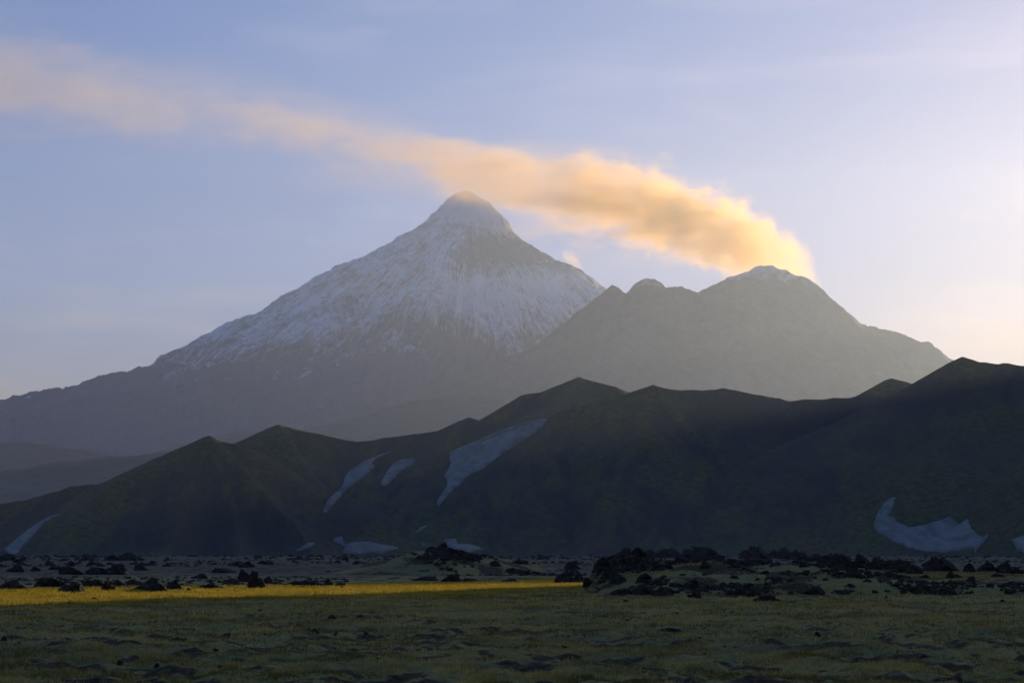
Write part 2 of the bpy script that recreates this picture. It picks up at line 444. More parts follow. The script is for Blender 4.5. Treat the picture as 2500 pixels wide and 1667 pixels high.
hill('hill', [(line(D([(380, 1060), (470, 1035), (560, 1008), (600, 985), (622, 972), (640, 967), (665, 969), (690, 975), (750, 990), (820, 1003), (860, 1001), (880, 998), (950, 985), (1010, 978), (1040, 967), (1060, 956), (1078, 950), (1100, 957), (1130, 962), (1210, 958), (1260, 950)]), 2900), .45, .36, 200),
              (line(D([(640, 967), (690, 1030), (740, 1110), (800, 1230), (840, 1275)]), [2900, 2760, 2600, 2380, 2200]), .5, .4, 60),
              (line(D([(1078, 950), (1020, 1010), (960, 1070), (900, 1160), (870, 1260)]), [2900, 2750, 2600, 2420, 2240]), .45, .4, 60),
              (line(D([(880, 998), (830, 1060), (780, 1150), (740, 1260)]), [2900, 2750, 2550, 2300]), .4, .36, 60)],
     (-19, 10), (1900, 3500), (540, 190), M_HILL, 'dark green hillside with rounded knobs behind the pyramid shaped hill', soft=3, noise=(26, 150, 6), stretch=2.8)

def scree_a(X, Y, Z):
    return sstep(.45, .62, fbm(X / 70, Y / 200, 5, 2)) * sstep(150, 40, Z) * .9
hill('hill', [(line(D([(-500, 1200), (-250, 1175), (-100, 1158), (0, 1145), (60, 1134), (110, 1120), (165, 1103), (200, 1101), (262, 1097), (300, 1078), (345, 1046), (385, 1028), (425, 1010), (455, 999), (468, 993), (480, 991), (495, 998), (520, 1004), (560, 1009)]), 2300), .5, .40, 150),
              (line([(513, 1054), (578, 1110), (643, 1171), (716, 1247), (762, 1325), (775, 1350)], [2300, 2230, 2140, 2040, 1920, 1880]), .62, .5, 60),
              (line([(513, 1058), (470, 1140), (440, 1220), (400, 1350)], [2300, 2180, 2060, 1860]), .6, .5, 60),
              (line([(345, 1140), (250, 1210), (180, 1280), (110, 1345)], [2300, 2180, 2050, 1900]), .55, .45, 60),
              (line([(513, 1058), (560, 1180), (580, 1280), (590, 1350)], [2300, 2150, 1990, 1870]), .6, .5, 50),
              (line([(370, 1120), (350, 1220), (300, 1350)], [2300, 2120, 1870]), .6, .5, 60)],
     (-27, 3), (1750, 2900), (540, 210), M_HILL, 'dark pyramid shaped hill with sharp spurs at the left of the valley', soft=2.5, noise=(20, 100, 6), stretch=2.8, scree=scree_a)

def scree_c(X, Y, Z):
    return sstep(.47, .62, fbm(X / 110, Y / 300, 5, 4)) * .9
hill('hill', [(line(D([(1090, 1010), (1150, 985), (1210, 965), (1260, 950), (1300, 930), (1340, 916), (1385, 904), (1443, 892), (1475, 881), (1500, 876), (1530, 880), (1560, 884), (1610, 886), (1640, 882), (1660, 881), (1700, 887), (1745, 893), (1780, 904), (1805, 910), (1870, 906), (1920, 902), (1975, 897), (2060, 899), (2150, 905), (2300, 920)]), 2650), .55, .36, 120),
              (line([(1375, 990), (1290, 1090), (1200, 1190), (1130, 1290), (1090, 1345)], [2650, 2500, 2350, 2150, 1980]), .5, .42, 60),
              (line([(1594, 931), (1560, 1040), (1500, 1150), (1440, 1260), (1410, 1345)], [2650, 2480, 2300, 2100, 1930]), .5, .4, 70),
              (line([(1594, 931), (1700, 1040), (1820, 1150), (1950, 1250), (2010, 1345)], [2650, 2480, 2300, 2120, 1930]), .5, .4, 70),
              (line([(1765, 937), (1740, 1060), (1680, 1200), (1660, 1345)], [2650, 2450, 2200, 1950]), .5, .4, 70),
              (line([(1900, 962), (1960, 1080), (2080, 1200)], [2650, 2480, 2300]), .5, .4, 70)],
     (-9, 19), (1750, 3300), (640, 220), M_HILL, 'broad dark green ridge filling the right middle of the view', soft=3, noise=(28, 140, 6), stretch=2.8, scree=scree_c)

hill('hill', [(line(D([(1900, 930), (1950, 910), (1980, 895), (2000, 884), (2020, 874), (2036, 862), (2048, 858), (2062, 861), (2080, 867), (2100, 873), (2150, 900), (2250, 950)]), 2900), .55, .4, 100)],
     (4, 17), (2600, 3300), (260, 100), M_HILL, 'small dark knob on the skyline left of the tall right hill', soft=3, noise=(8, 100, 5))

# tall hill at the right; it goes on out of the frame and keeps the sun off the plain
SX, SY = math.sin(R(SUN_AZ)), math.cos(R(SUN_AZ))
def sq(s, q, z): return (s * SX + q * SY, s * SY - q * SX, z)     # distance towards the sun, offset across it
F_line = line(D([(1960, 960), (2030, 915), (2080, 885), (2100, 873), (2140, 849), (2170, 830), (2190, 818), (2210, 812), (2230, 815), (2250, 820), (2300, 825), (2352, 825)]), 2450)
F_line += [at(2560, 872, 2400), at(2700, 862, 2350), at(2850, 850, 2300)]
e = F_line[-1]
hill('hill', [(F_line, .55, .40, 120),
              ([tuple(e), sq(2150, -420, 340), sq(2120, -300, 362), sq(2050, -215, 332), sq(2050, -135, 302), sq(2050, -120, 291)], .8, .6, 200),
              ([sq(2050, 60, 250), sq(2050, 330, 380), sq(2050, 700, 560), sq(2000, 1500, 560), sq(1900, 2600, 560)], .7, .5, 200),
              (line([(2350, 863), (2300, 980), (2220, 1100), (2120, 1240), (2060, 1345)], [2450, 2330, 2220, 2060, 1930]), .5, .42, 60),
              (line([(2450, 878), (2520, 1000), (2560, 1150), (2600, 1345)], [2450, 2300, 2150, 1930]), .5, .42, 60)],
     (0, 80), (900, 3200), (440, 280), M_HILL, 'tall dark hill at the right edge with a curved snowfield at its foot', soft=5, noise=(26, 170, 6), stretch=1.5, scree=scree_c)

# nearer unseen hill added out of the frame on the right: its left flank draws the near edge of the sunlit strip
hill('hill', [([sq(400, -61, 90), sq(400, -41, 100), sq(400, 100, 120), sq(400, 400, 120), sq(330, 700, 110)], 1.7, .8, 60)],
     (18, 100), (150, 900), (300, 150), M_HILL, 'steep dark hill added out of the frame on the right to edge the sunlight', soft=2, noise=(4, 50, 4), bvh=False, toe=3, base=-2)
hill('hill', [([(2060, 5620, 800), (2240, 5460, 780)], .8, .75, 500)],  # unseen hill added to keep stray sun off the left foothill
     (15, 42), (4300, 6800), (60, 90), M_HILL, 'higher hill added far out of the frame on the right to block the sun', soft=5, noise=(40, 300, 5), bvh=False)
hill_bvhs = list(bvhs)

# ------------------------------------------------------------------ plain
def sunstrip(X, Y):
    q = X * SY - Y * SX
    return q
def G(X, Y):
    d = np.hypot(X, Y)
    near = sstep(240, 60, d)
    q = X * SY - Y * SX
    smooth = 1 - .4 * sstep(-66, -80, q) * sstep(-150, -118, q)
    z = (fbm(X / 45, Y / 45, 3, 0) - .5) * .5 * sstep(10, 90, d)
    z = z + (fbm(X / 1.6, Y / 1.1, 4, 2, .55) - .5) * .62 * near * smooth
    z = z + (fbm(X / .55, Y / .40, 3, 5) - .5) * .17 * near * smooth
    z = z + (fbm(X / 22, Y / 30, 5, 6) - .5) * 1.3 * sstep(190, 420, d) * sstep(6000, 1200, d)
    return z

def veg(X, Y):
    d = np.hypot(X, Y)
    v = .62 + (fbm(X / 7, Y / 5, 4, 3) - .5) * .6 + (fbm(X / 2.4, Y / 1.2, 4, 5) - .5) * 2.0 + (fbm(X / .8, Y / .5, 3, 7) - .5) * 1.8
    bandy = sstep(62, 84, d) * sstep(220, 170, d)
    v = v + .32 * bandy
    h = (fbm(X / 1.6, Y / 1.1, 4, 2, .55) - .5)
    return v + h * 1.0
def ochre_and_sun(X, Y):
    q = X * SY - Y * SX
    a = sstep(.062, .035, X / np.maximum(Y, 1)) * sstep(-76, -86, q) * sstep(-124, -112, q) * (.55 + .9 * (fbm(X / 6, Y / 6, 3, 4) - .25))  # gold of the sunlit strip tinted in, following the sun's direction
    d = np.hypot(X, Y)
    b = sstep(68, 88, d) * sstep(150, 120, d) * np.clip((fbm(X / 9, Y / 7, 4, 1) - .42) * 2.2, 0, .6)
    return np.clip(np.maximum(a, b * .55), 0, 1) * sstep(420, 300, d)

def ground():
    a = np.concatenate([np.linspace(-180, -24, 40)[:-1], np.linspace(-24, -18.5, 60)[:-1], np.linspace(-18.5, 18.5, 600), np.linspace(18.5, 24, 60)[1:], np.linspace(24, 180, 40)[1:]])
    r = np.concatenate([[0.3, 4, 9, 14, 18, 22, 26, 30], 1 / np.linspace(1 / 33.0, 1 / 420.0, 330), np.geomspace(425, 20500, 60)])
    A, RR = np.meshgrid(np.radians(a), r); X = RR * np.sin(A); Y = RR * np.cos(A); Z = G(X, Y)
    V = np.stack([X, Y, Z], -1).reshape(-1, 3); Fq = grid_faces(*A.shape)
    me = mesh_from('ground', V, Fq)
    fattr(me, 'veg', veg(X, Y).ravel()); fattr(me, 'ochre_and_sun', ochre_and_sun(X, Y).ravel())
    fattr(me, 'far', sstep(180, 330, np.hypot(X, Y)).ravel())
    obj('ground', me, M_GND, kind='structure', label='flat mossy plain with dark bare hollows')
    m = (np.degrees(A) > -20) & (np.degrees(A) < 20) & (RR > 30) & (RR < 2400)
    Fb = Fq[m.reshape(-1)[Fq[:, 0]]]
    return add_bvh(V, Fb)
bv_ground = ground()

# mounds of old lava overgrown with moss
mound_fns = []
def mound(label, lines, az, rr, n, soft, lump, far=0.0, bank=None, sun_gold=.15, mask=None, bare=.55):
    a = np.radians(np.linspace(az[0], az[1], n[0])); r = np.linspace(rr[0], rr[1], n[1])
    def fn(X, Y):
        Z = tents(X, Y, lines, soft)
        if mask is not None: Z = Z * mask(X, Y) - 1.2 * (1 - mask(X, Y))
        hgt = np.clip(Z / 2.0, 0, 1)
        Z = Z + hgt * ((fbm(X / 5, Y / 6, 4, 3, .55) - .5) * lump * 1.9 + (fbm(X / 1.1, Y / 1.1, 4, 5, .6) - .5) * lump * .7)
        if bank is not None: Z = Z + bank(X, Y)
        return .25 * np.logaddexp(0, Z / .25) - .35 + G(X, Y) * .5
    A, RR = np.meshgrid(a, r); X = RR * np.sin(A); Y = RR * np.cos(A); Z = fn(X, Y)
    keep = Z > G(X, Y) - .12
    V = np.stack([X, Y, Z], -1).reshape(-1, 3); Fq = grid_faces(*A.shape, keep)
    v = (.52 + (fbm(X / 3.5, Y / 3.5, 4, 1) - .5) * 2.4 - bare * sstep(1.2, 2.4, Z)).ravel(); oc = (ochre_and_sun(X, Y) * sun_gold).ravel()
    V, Fq, (v, oc) = compact(V, Fq, (v, oc))
    me = mesh_from('mound', V, Fq); fattr(me, 'veg', v); fattr(me, 'ochre_and_sun', oc); fattr(me, 'far', np.full(len(V), far))
    obj('mound', me, M_GND, kind='structure', category='mound', label=label)
    mound_fns.append(fn)
    return add_bvh(V, Fq)

mb = []
mb.append(mound('long rocky moss mound crossing the right half of the plain',
    [(line([(1475, 1400), (1500, 1368), (1560, 1354), (1620, 1356), (1700, 1360), (1790, 1350), (1880, 1356), (1960, 1362), (2040, 1372), (2120, 1384), (2200, 1396), (2300, 1398), (2420, 1404), (2560, 1410), (2750, 1420)],
           [158, 158, 158, 157, 156, 156, 155, 155, 154, 153, 152, 152, 154, 156, 160]), .13, .3, 9),
     (line([(1700, 1385), (1900, 1392), (2100, 1402), (2330, 1410), (2480, 1416)], [142, 141, 140, 141, 143]), .12, .42, 3.5),
     (line([(1440, 1432), (1520, 1425), (1700, 1420), (1850, 1432)], [139, 137, 136, 134]), .12, .25, 3)],
    (1.0, 20), (118, 190), (640, 180), .12, .6, mask=lambda X, Y: sstep(.026, .052, X / np.maximum(Y, 1))))
mb.append(mound('grassy cone shaped mound topped with rocks in the middle of the plain',
    [(line([(900, 1402), (963, 1374), (1002, 1352), (1053, 1339), (1078, 1331), (1118, 1344), (1169, 1359), (1219, 1378), (1280, 1396), (1340, 1402)], 285), .20, .24, 6),
     (line([(1140, 1352), (1200, 1357), (1240, 1362), (1280, 1378)], 330), .2, .2, 6),
     (line([(1030, 1408), (1150, 1409), (1250, 1412)], 245), .15, .2, 3)],
    (-6.5, 2.5), (225, 380), (380, 160), .15, .4, far=.1, bare=.15))
mb.append(mound('low hummock tinted sunlit yellow at the left of the cone shaped mound',
    [(line([(820, 1424), (870, 1408), (930, 1406), (990, 1420)], 205), .15, .2, 3)],
    (-7, -2), (185, 235), (160, 80), .12, .4, sun_gold=.9))  # yellow of the sun strip tinted onto the hummock
mb.append(mound('low dark hummock among rocks at the left edge',
    [(line([(-60, 1425), (60, 1424), (150, 1424), (300, 1428), (420, 1424)], 165), .12, .2, 3)],
    (-18, -9), (140, 200), (260, 100), .12, .4))
gb = [bv_ground] + mb

# ------------------------------------------------------------------ lava rocks
def rock_mesh(seed, sub=3, spiky=1.0, flat=1.0):
    """a broken clinker block: strong ridged 3-D noise, cut faces, wide buried base"""
    import bmesh
    from mathutils import noise as mn
    bm = bmesh.new(); bmesh.ops.create_icosphere(bm, subdivisions=sub, radius=1.0)
    rg = np.random.default_rng(seed); o = Vector(rg.random(3) * 40)
    Q = []
    for vtx in bm.verts:
        p = vtx.co.copy()
        a_ = mn.fractal(p * 1.1 + o, 1.0, 2.0, 2)
        b_ = mn.ridged_multi_fractal(p * 1.7 + o, .9, 2.2, 4, 1.0, 2.0) - 1.0
        c_ = mn.voronoi(p * 1.8 + o)[0][0]
        k = .80 + .55 * a_ + .30 * spiky * b_ - .45 * c_
        q = p * max(k, .18)
        if q.z < -.12: q.z = -.12 + (q.z + .12) * .15
        Q.append(q[:])
    Q = np.array(Q)
    for _ in range(6):
        nrm = rg.normal(size=3); nrm[2] = abs(nrm[2]) * .6; nrm /= np.linalg.norm(nrm); dcut = np.quantile(Q @ nrm, .86)
        ov = np.maximum(Q @ nrm - dcut, 0); Q -= ov[:, None] * nrm * .8
    Q[:, 2] -= Q[:, 2].min(); Q[:, 2] /= Q[:, 2].max()
    Q[:, 0] -= (Q[:, 0].max() + Q[:, 0].min()) / 2; Q[:, 0] /= np.abs(Q[:, 0]).max()
    Q[:, 1] -= (Q[:, 1].max() + Q[:, 1].min()) / 2; Q[:, 1] /= np.abs(Q[:, 1]).max()
    faces = [[v.index for v in f.verts] for f in bm.faces]; bm.free()
    return Q, np.array(faces)
VAR = [rock_mesh(10 + i, 4, 1.0 + .5 * (i % 3)) for i in range(14)]
VAR_ME = []
for q, f in VAR:
    VAR_ME.append(mesh_from('lava_rock', q, None, f, smooth=False)); VAR_ME[-1].materials.append(M_ROCK)

def surf(u, v):
    h = cast(u, v, gb)
    return h[0] if h else Vector((*gnd(u, max(v, 1354)), 0))

rk = [0]
def rock(u0, u1, v0, v1, label, group=None, Y=None, var=None, depth=None, turn=None):
    uc = (u0 + u1) / 2
    p = surf(uc, v1) if Y is None else Vector(at(uc, v1, Y))
    d = p.y
    w = (u1 - u0) / F * d; h = (v1 - v0) / F * d
    i = rk[0] % 14 if var is None else var; rk[0] += 1
    o = bpy.data.objects.new('lava_rock', VAR_ME[i]); col.objects.link(o)
    dep = (depth if depth else .9) * max(w, h * .8)
    o.location = (p.x, p.y + dep * .3, p.z - h * .2)
    wide = .80 if (uc > 1440 and v1 < 1402) else .68
    o.scale = (w * wide, dep * .6, h * random.uniform(1.05, 1.25))
    o.rotation_euler = (0, 0, (random.choice([0, math.pi]) if turn is None else turn) + random.uniform(-.25, .25))
    o['label'] = label; o['category'] = 'rock'
    if group: o['group'] = group
    return o

rocks = [
 # left row beside the sunlit strip
 (-10, 43, 1412, 1440, 'black lava lump cut off by the left edge beside the sunlit grass'),
 (36, 62, 1424, 1440, 'small black rock just right of the lump at the left edge'),
 (88, 162, 1405, 1431, 'broad low black rock on the hummock at the far left'),
 (137, 197, 1416, 1449, 'black rock reaching lowest into the yellow grass at the far left'),
 (204, 229, 1413, 1432, 'round black rock first in the row behind the yellow strip'),
 (227, 253, 1413, 1432, 'round black rock second in the row behind the yellow strip'),
 (246, 277, 1411, 1443, 'upright black rock in the middle of the left row'),
 (278, 304, 1414, 1431, 'flat black rock right of the upright one in the left row'),
 (311, 337, 1413, 1429, 'lone round black rock with grass gaps on both sides'),
 (346, 384, 1409, 1431, 'tilted wedge shaped black slab pointing up to the right'),
 (321, 360, 1426, 1443, 'low rock under the wedge shaped slab, left one'),
 (352, 410, 1422, 1445, 'low rock under the wedge shaped slab, right one'),
 (406, 436, 1414, 1440, 'dark rock between the wedge slab and the small stones in the grass'),
 (433, 450, 1433, 1442, 'small black stone at the edge of yellow grass, left of a pair'),
 (455, 469, 1433, 1445, 'small black stone at the edge of yellow grass, right of a pair'),
 (474, 540, 1424, 1438, 'long low dark rock left of the tall spiky rocks'),
 (538, 580, 1409, 1430, 'dark low rock touching the tall spiky rocks on their left'),
 (582, 612, 1388, 1420, 'tall spiky black lava rock, left one of the tallest pair'),
 (606, 640, 1394, 1437, 'tall spiky black lava rock, right one of the tallest pair'),
 (642, 662, 1402, 1424, 'small upright rock right of the tallest pair'),
 (660, 690, 1417, 1430, 'flat dark rock in the long row after the tall pair'),
 (687, 742, 1415, 1431, 'long flat dark rock in the right part of the left row'),
 (740, 796, 1413, 1432, 'long dark rock ending in a step near the yellow hummock'),
 (793, 814, 1410, 1432, 'upright end rock of the left row with a pale edge'),
 (810, 840, 1420, 1433, 'low last rock of the left row touching the yellow grass'),
 # small stones on the grass
 (208, 217, 1457, 1462, 'tiny black stone lying in the yellow grass, leftmost'),
 (223, 237, 1456, 1463, 'tiny double black stone lying in the yellow grass'),
 (262, 270, 1456, 1461, 'tiny black stone in the middle of three on yellow grass'),
 (289, 298, 1454, 1459, 'tiny black stone lying in the yellow grass, rightmost'),
 (345, 353, 1516, 1520, 'first of three tiny dark stones in a row on the grass'),
 (361, 369, 1515, 1519, 'second of three tiny dark stones in a row on the grass'),
 (375, 382, 1514, 1518, 'third of three tiny dark stones in a row on the grass'),
 (800, 817, 1500, 1510, 'round black stone on open grass, left one of an equal pair'),
 (869, 886, 1499, 1508, 'round black stone on open grass, right one of an equal pair'),
 (814, 828, 1540, 1552, 'black stone on bare soil below the left round stone'),
 (890, 900, 1541, 1549, 'small black stone on soil right of a larger black stone'),
 (762, 778, 1533, 1544, 'pitted black stone left of the two stones on bare soil'),
 (743, 758, 1531, 1541, 'dark stone at the left end of the bare soil row'),
 (540, 560, 1542, 1555, 'dark clod in a bare hollow at left centre'),
 (0, 14, 1552, 1564, 'dark stone at the left edge in the near grass'),
 (285, 300, 1610, 1622, 'dark clod near the lower left corner'),
 (376, 390, 1617, 1628, 'dark stone near the bottom left of the grass'),
 # middle
 (1066, 1090, 1320, 1340, 'square black rock on the very top of the cone mound'),
 (1040, 1068, 1332, 1343, 'low black rock left of the summit rock on the cone mound'),
 (1088, 1116, 1335, 1348, 'black rock just right of the summit rock on the cone mound'),
 (1116, 1152, 1340, 1364, 'large dark rock on the right shoulder of the cone mound'),
 (1150, 1176, 1348, 1366, 'dark rock halfway down the right side of the cone mound'),
 (1074, 1104, 1352, 1368, 'dark rock below the summit on the front of the cone mound'),
 (1196, 1222, 1366, 1382, 'dark rock low on the right slope of the cone mound'),
 (1080, 1117, 1400, 1421, 'boxy black rock standing at the foot of the cone mound'),
 (1118, 1160, 1409, 1420, 'low dark rock right of the boxy rock at the mound foot'),
 (1222, 1262, 1410, 1421, 'flat dark rock at the far end of the mound foot'),
 (1010, 1060, 1405, 1417, 'flat dark rock left of the boxy rock at the mound foot'),
 (1381, 1415, 1369, 1389, 'lone dark rock on the plain between the two mounds'),
 (1357, 1400, 1392, 1424, 'big dark rock standing left of the long mound'),
 (1396, 1426, 1396, 1424, 'dark rock leaning on the big one left of the long mound'),
 (1426, 1452, 1404, 1430, 'dark rock at the left foot of the long mound'),
 # right mound
 (1454, 1492, 1356, 1392, 'overhanging black rock at the left end of the long mound'),
 (1470, 1506, 1378, 1412, 'black rock under the overhanging one on the long mound'),
 (1488, 1524, 1346, 1372, 'black crest rock near the left end of the long mound'),
 (1518, 1552, 1337, 1364, 'first jagged crest rock of the long mound'),
 (1545, 1578, 1333, 1362, 'highest jagged crest rock at the left part of the long mound'),
 (1572, 1602, 1339, 1362, 'jagged crest rock right of the highest one'),
 (1598, 1640, 1337, 1362, 'wide jagged crest rock before the gap on the long mound'),
 (1634, 1668, 1341, 1360, 'low crest rock left of the big round boulder'),
 (1670, 1712, 1338, 1368, 'boulder leaning against the big round one on the crest'),
 (1704, 1759, 1330, 1368, 'big round black boulder on the crest of the long mound'),
 (1757, 1781, 1336, 1352, 'small crest stone right of the big round boulder'),
 (1780, 1806, 1333, 1352, 'pair of spiky crest stones after the big round boulder'),
 (1808, 1842, 1338, 1364, 'dark rock at the left of the second crest boulder'),
 (1834, 1879, 1331, 1364, 'second large boulder on the crest of the long mound'),
 (1878, 1904, 1340, 1362, 'jagged rock just right of the second crest boulder'),
 (1900, 1930, 1338, 1364, 'jagged crest rock in the middle of the long mound'),
 (1926, 1952, 1341, 1366, 'pointed crest rock right of the mound middle'),
 (1948, 1978, 1345, 1368, 'low jagged crest rock where the crest begins to fall'),
 (1976, 2006, 1350, 1370, 'small rock filling the crest gap before the wide block'),
 (2002, 2048, 1345, 1380, 'wide black block on the falling crest of the long mound'),
 (2044, 2082, 1347, 1382, 'black block second in the falling crest'),
 (2078, 2122, 1351, 1386, 'rounded black block third in the falling crest'),
 (2118, 2158, 1360, 1390, 'dark low block before the peaked rock'),
 (2152, 2190, 1360, 1390, 'peaked black rock on the falling crest'),
 (2184, 2226, 1359, 1398, 'tall peaked black rock near the end of the crest'),
 (2220, 2250, 1374, 1400, 'last dark rock of the crest before the gap'),
 (2256, 2296, 1364, 1392, 'left low part of the lone boulder group right of the crest'),
 (2280, 2336, 1355, 1394, 'tall lone black boulder with a pointed top at the right'),
 (2357, 2382, 1374, 1396, 'greyish rock first of the row at the right edge'),
 (2396, 2430, 1372, 1394, 'dome shaped rock second of the row at the right edge'),
 (2440, 2470, 1368, 1398, 'leaning horn shaped rock near the right edge'),
 (2464, 2506, 1380, 1400, 'flat rock cut off by the right edge'),
 (1714, 1734, 1367, 1388, 'small dark rock on the slope below the big round boulder'),
 (1672, 1716, 1410, 1436, 'triangular dark rock on the front slope of the long mound'),
 (1640, 1672, 1420, 1432, 'flat dark rock left of the triangular one on the slope'),
 (1680, 1712, 1440, 1460, 'dark rock at the front foot of the long mound'),
 (1796, 1824, 1432, 1452, 'small pointed rock at the start of the outcrop by the mound foot'),
 (1820, 1852, 1436, 1458, 'black rock in the middle of the outcrop by the mound foot'),
 (1848, 1906, 1450, 1468, 'long low black rock ending the outcrop by the mound foot'),
 (1540, 1600, 1425, 1452, 'dark mossy rock at the lower left of the long mound'),
 (1590, 1650, 1432, 1456, 'dark rock slab along the lower left of the long mound'),
 (1490, 1540, 1432, 1450, 'low mossy rock at the left foot of the long mound'),
 (1556, 1596, 1396, 1420, 'dark rock midway up the left part of the long mound'),
 (1490, 1530, 1400, 1424, 'dark rock in the hollow at the left end of the long mound'),
 (1606, 1640, 1372, 1390, 'dark rock just under the crest left of the big boulder'),
 (1970, 2010, 1430, 1450, 'dark hollowed rock low on the long mound'),
 (2312, 2330, 1392, 1412, 'dark stone below the lone boulder'),
 (2362, 2385, 1405, 1419, 'rounded stone on the grass below the right edge row'),
 (2330, 2350, 1400, 1410, 'small stone left of the rounded stone on the right slope'),
 (2443, 2457, 1461, 1469, 'tiny stone on open grass near the right edge'),
 (2159, 2167, 1452, 1460, 'tiny stone in the grass under the dark bank'),
 (1524, 1535, 1462, 1468, 'tiny stone on the grass in front of the long mound'),
 (1988, 2002, 1540, 1553, 'dark tussock like stone in the right foreground'),
 (1620, 1660, 1531, 1540, 'low dark clod in the centre of the grass'),
 # far left field
 (-8, 36, 1348, 1368, 'dark rock heap at the far left below the hill'),
 (198, 232, 1348, 1368, 'pointed dark rock heap below the pyramid hill'),
 (250, 290, 1354, 1368, 'left end of the long dark outcrop below the pyramid hill'),
 (282, 330, 1345, 1368, 'highest part of the long dark outcrop below the pyramid hill'),
 (322, 350, 1356, 1368, 'right end of the long dark outcrop below the pyramid hill'),
 (20, 52, 1376, 1396, 'dark rock in the field above the left edge lump'),
 (76, 96, 1380, 1394, 'small dark rock right of another in the left field'),
 (118, 146, 1378, 1390, 'dark flat rock in the left field'),
 (148, 196, 1378, 1402, 'dark wide rock in the left field'),
 (200, 250, 1380, 1402, 'left half of a wide dark outcrop in the left field'),
 (246, 298, 1376, 1402, 'right half of a wide dark outcrop in the left field'),
 (330, 356, 1379, 1392, 'dark rock right of the wide outcrop in the left field'),
 (160, 180, 1366, 1382, 'upright small rock behind the wide rock in the left field'),
 (585, 616, 1369, 1385, 'dark rock standing alone behind the tall spiky pair'),
 (470, 505, 1398, 1412, 'dark rock in the field left of the tall spiky pair'),
 (520, 575, 1384, 1398, 'flat dark outcrop behind the tall spiky pair'),
 (715, 740, 1357, 1366, 'small dark knob at the foot of the hills left of the snow'),
]
for r_ in rocks:
    rock(*r_[:4], r_[4])

# countable smaller rocks spread over the field between the grass and the hills
lab = {0: 'small black rock scattered on the far field at the left', 1: 'small black rock scattered on the field between the mounds',
       2: 'small black stone scattered over the front slope of the long mound', 3: 'small dark clod lying in the near grass'}
cnt = 0
for k in range(2000):
    if cnt >= 112: break
    u = random.uniform(-20, 880) if random.random() < .85 else random.uniform(1240, 1420); v = 1358 + 52 * random.random() ** 1.3
    x, y = gnd(u, v)
    if fbm(x / 60, y / 90, 3, 3) < .5: continue
    w = random.uniform(9, 26) * (.6 + (v - 1358) / 60); h = w * random.uniform(.3, .6)
    z = 0 if u < 1000 else 1
    if z == 0:
        where = ['near the left edge', 'below the slanting snow band', 'below the pyramid hill', 'left of the tall spiky pair', 'behind the tall spiky pair', 'below the hooked snow patch'][min(5, max(0, int(u / 150)))]
        row = 'close to the hill foot' if v < 1372 else ('midway to the hills' if v < 1390 else 'just behind the rock row')
        lb = 'small black field rock %s, %s' % (where, row); gr = 'far field rocks %s, %s' % (where, row)
    else: lb, gr = lab[1], 'rocks between the mounds'
    rock(u - w / 2, u + w / 2, v - h, v, lb, gr, depth=1.4); cnt += 1
for k in range(44):
    u = random.uniform(1500, 2480); v = random.uniform(1366, 1450); w = random.uniform(7, 22); h = w * random.uniform(.35, .6)
    where = ['left quarter', 'under the round boulder', 'middle', 'right part'][min(3, int((u - 1500) / 245))]; row = 'just under the crest' if v < 1395 else 'low on the front'
    rock(u - w / 2, u + w / 2, v - h, v, 'small black stone on the long mound, %s, %s' % (where, row), 'long mound stones, %s, %s' % (where, row))
for k in range(16):
    u = random.uniform(20, 2480); v = random.uniform(1480, 1640); w = random.uniform(8, 15); h = w * random.uniform(.3, .5)
    where = 'left third' if u < 830 else ('middle' if u < 1660 else 'right third')
    rock(u - w / 2, u + w / 2, v - h, v, 'small dark clod in the near grass, %s of the view' % where, 'near grass clods, %s' % where)

